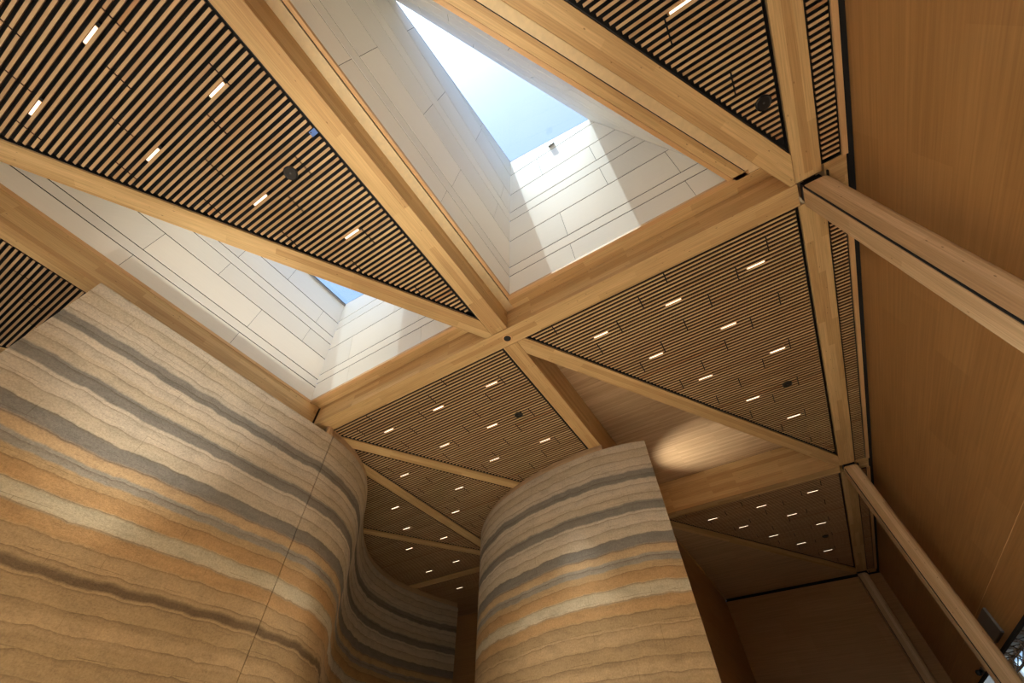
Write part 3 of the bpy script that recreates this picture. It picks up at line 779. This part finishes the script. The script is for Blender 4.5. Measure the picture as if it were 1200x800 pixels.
# black lip and lighting truss along the top of the opening
struct(MB().box(WX-0.015, WX+0.052, OY0, OY1, OZ-0.05, OZ-0.002, (0, 1)).build('trim_5', 'black'))
t = thing('lighting_truss', (4.1, 14.5, 1.9), 'chrome lattice truss in the low opening of the tall timber wall', 'truss')
ya, yb = 11.0, 17.6
ch = [(3.80, 2.39), (4.12, 2.39), (3.96, 2.12)]
for x, z in ch: MB().tube((x, ya, z), (x, yb, z), 0.026, 12).build('chord', 'chrome', t, smooth=False)
k = 0; y = ya; w = MB()
while y < yb - 0.1:
    for i in range(3):
        p, r = ch[i], ch[(i+1) % 3]
        w.tube((p[0], y, p[1]), (r[0], min(y+0.36, yb), r[1]), 0.011, 8)
        w.tube((r[0], min(y+0.36, yb), r[1]), (p[0], min(y+0.72, yb), p[1]), 0.011, 8)
    y += 0.72
w.build('lattice', 'chrome', t)
for y in (11.4, 14.3, 17.2):
    MB().box(WX+0.05, 3.79, y-0.04, y+0.04, 2.37, 2.41).build('hanger', 'blackmetal', t)
b = thing('wall_box', (WX, 14.85, 2.4), 'flat grey box fixed low on the tall timber wall beside the middle column', 'box')
MB().box(WX-0.05, WX+0.004, 14.35, 15.35, 2.42, 2.86).build('case', 'greybox', b, 0.01)
MB().box(WX-0.055, WX, 14.33, 15.37, 2.395, 2.418).build('bottom_flange', 'steel', b)
b = thing('wall_bracket', (WX, 18.9, 2.3), 'small black bracket fitting low on the timber wall by the middle column foot', 'bracket')
MB().box(WX-0.02, WX, 18.3, 18.6, 2.31, 2.42).build('plate', 'blackmetal', b)
MB().tube((WX-0.02, 18.45, 2.36), (WX-0.12, 18.42, 2.34), 0.035, 14).build('arm', 'blackmetal', b)
MB().lathe((WX-0.12, 18.42, 2.30), [(0.03, -0.04), (0.06, -0.02), (0.06, 0.05), (0.03, 0.08)], 18).build('head', 'blackmetal', b)
# ground outside
g_ = MB().box(-60, 60, -80, -14.01, -EYE-0.35, -EYE-0.05).build('ground', 'ground'); struct(g_)

# ------------------------------------------------------------------ light
W = bpy.data.worlds.new('World'); bpy.context.scene.world = W; W.use_nodes = True
nt = W.node_tree; nt.nodes.clear()
o = nt.nodes.new('ShaderNodeOutputWorld'); bg = nt.nodes.new('ShaderNodeBackground')
sky = nt.nodes.new('ShaderNodeTexSky'); sky.sky_type = 'NISHITA'; sky.sun_disc = False
SUN = Vector((0.064, 0.407, -1.0)).normalized()
sky.sun_elevation = math.asin(-SUN.z); sky.sun_rotation = math.atan2(-SUN.x, -SUN.y)
sky.air_density = 1.0; sky.dust_density = 2.0; sky.ozone_density = 1.5
nt.links.new(sky.outputs[0], bg.inputs[0]); bg.inputs[1].default_value = 0.33
nt.links.new(bg.outputs[0], o.inputs[0])
def add_light(name, kind, loc, direction, energy, color, **kw):
    l = bpy.data.lights.new(name, kind); l.energy = energy; l.color = color
    for k_, v in kw.items(): setattr(l, k_, v)
    ob = bpy.data.objects.new(name, l); C.objects.link(ob)
    ob.location = (loc[0], loc[1], loc[2]+EYE)
    ob.rotation_euler = Vector(direction).to_track_quat('-Z', 'Y').to_euler()
    return ob
add_light('sun', 'SUN', (0, -10, 20), SUN, 3.0, (1.0, 0.97, 0.9), angle=math.radians(0.53))
# added fill light behind the photographer, standing in for daylight from the front
add_light('front_fill', 'AREA', (-7, -13.6, 1.6), (0, 1, 0.05), 120, (1.0, 0.97, 0.88), shape='RECTANGLE', size=22, size_y=6)
# unseen uplight behind the free-standing wall, placed for the glow on the board ceiling
add_light('uplight', 'SPOT', (-2.45, 12.3, 5.3), (1.85, 0.0, 2.15), 330, (1.0, 0.88, 0.70), spot_size=math.radians(62), spot_blend=1.0, shadow_soft_size=0.04)

# added spots at floor level, without fittings, to brighten the skylight shafts
add_light('shaft_fill', 'SPOT', (-5.9, 1.6, -1.5), (-1.75, -0.1, 9.8), 2300, (1.0, 0.95, 0.83), spot_size=math.radians(40), spot_blend=1.0, shadow_soft_size=0.1)
add_light('shaft_fill', 'SPOT', (-0.6, -1.2, -1.5), (-1.3, 2.4, 10.3), 1200, (1.0, 0.92, 0.74), spot_size=math.radians(38), spot_blend=1.0, shadow_soft_size=0.1)
# ------------------------------------------------------------------ camera
YAW, PIT, ROL, F = math.radians(30.70515988), math.radians(49.76562544), math.radians(-1.40035273), 471.6105732175076
c_, s_ = math.cos(YAW), math.sin(YAW)
Mw = Matrix(((c_, s_, 0), (-s_, c_, 0), (0, 0, 1)))          # world to (right, forward, up)
cp, sp = math.cos(PIT), math.sin(PIT)
Pm = Matrix(((1, 0, 0), (0, sp, -cp), (0, cp, sp)))
cr, sr = math.cos(ROL), math.sin(ROL)
Qm = Matrix(((cr, -sr, 0), (sr, cr, 0), (0, 0, 1)))
R = Qm @ Pm @ Mw
right, down, fwd = R[0], R[1], R[2]
cam = bpy.data.cameras.new('camera'); cam.sensor_width = 36; cam.sensor_fit = 'HORIZONTAL'; cam.lens = F/1200*36
cam.clip_start = 0.05; cam.clip_end = 300
co = bpy.data.objects.new('camera', cam); C.objects.link(co)
mw = Matrix.Identity(4)
for i in range(3):
    mw[i][0] = right[i]; mw[i][1] = -down[i]; mw[i][2] = -fwd[i]
mw[2][3] = EYE
co.matrix_world = mw
S = bpy.context.scene
S.camera = co
S.view_settings.view_transform = 'Standard'; S.view_settings.look = 'None'
S.view_settings.gamma = 1; S.view_settings.use_curve_mapping = False
S.view_settings.exposure = 0.38
S.cycles.use_denoising = True
S.cycles.max_bounces = 10; S.cycles.diffuse_bounces = 6; S.cycles.glossy_bounces = 4; S.cycles.transparent_max_bounces = 12
S.cycles.sample_clamp_indirect = 6.0
S.cycles.caustics_reflective = False; S.cycles.caustics_refractive = False
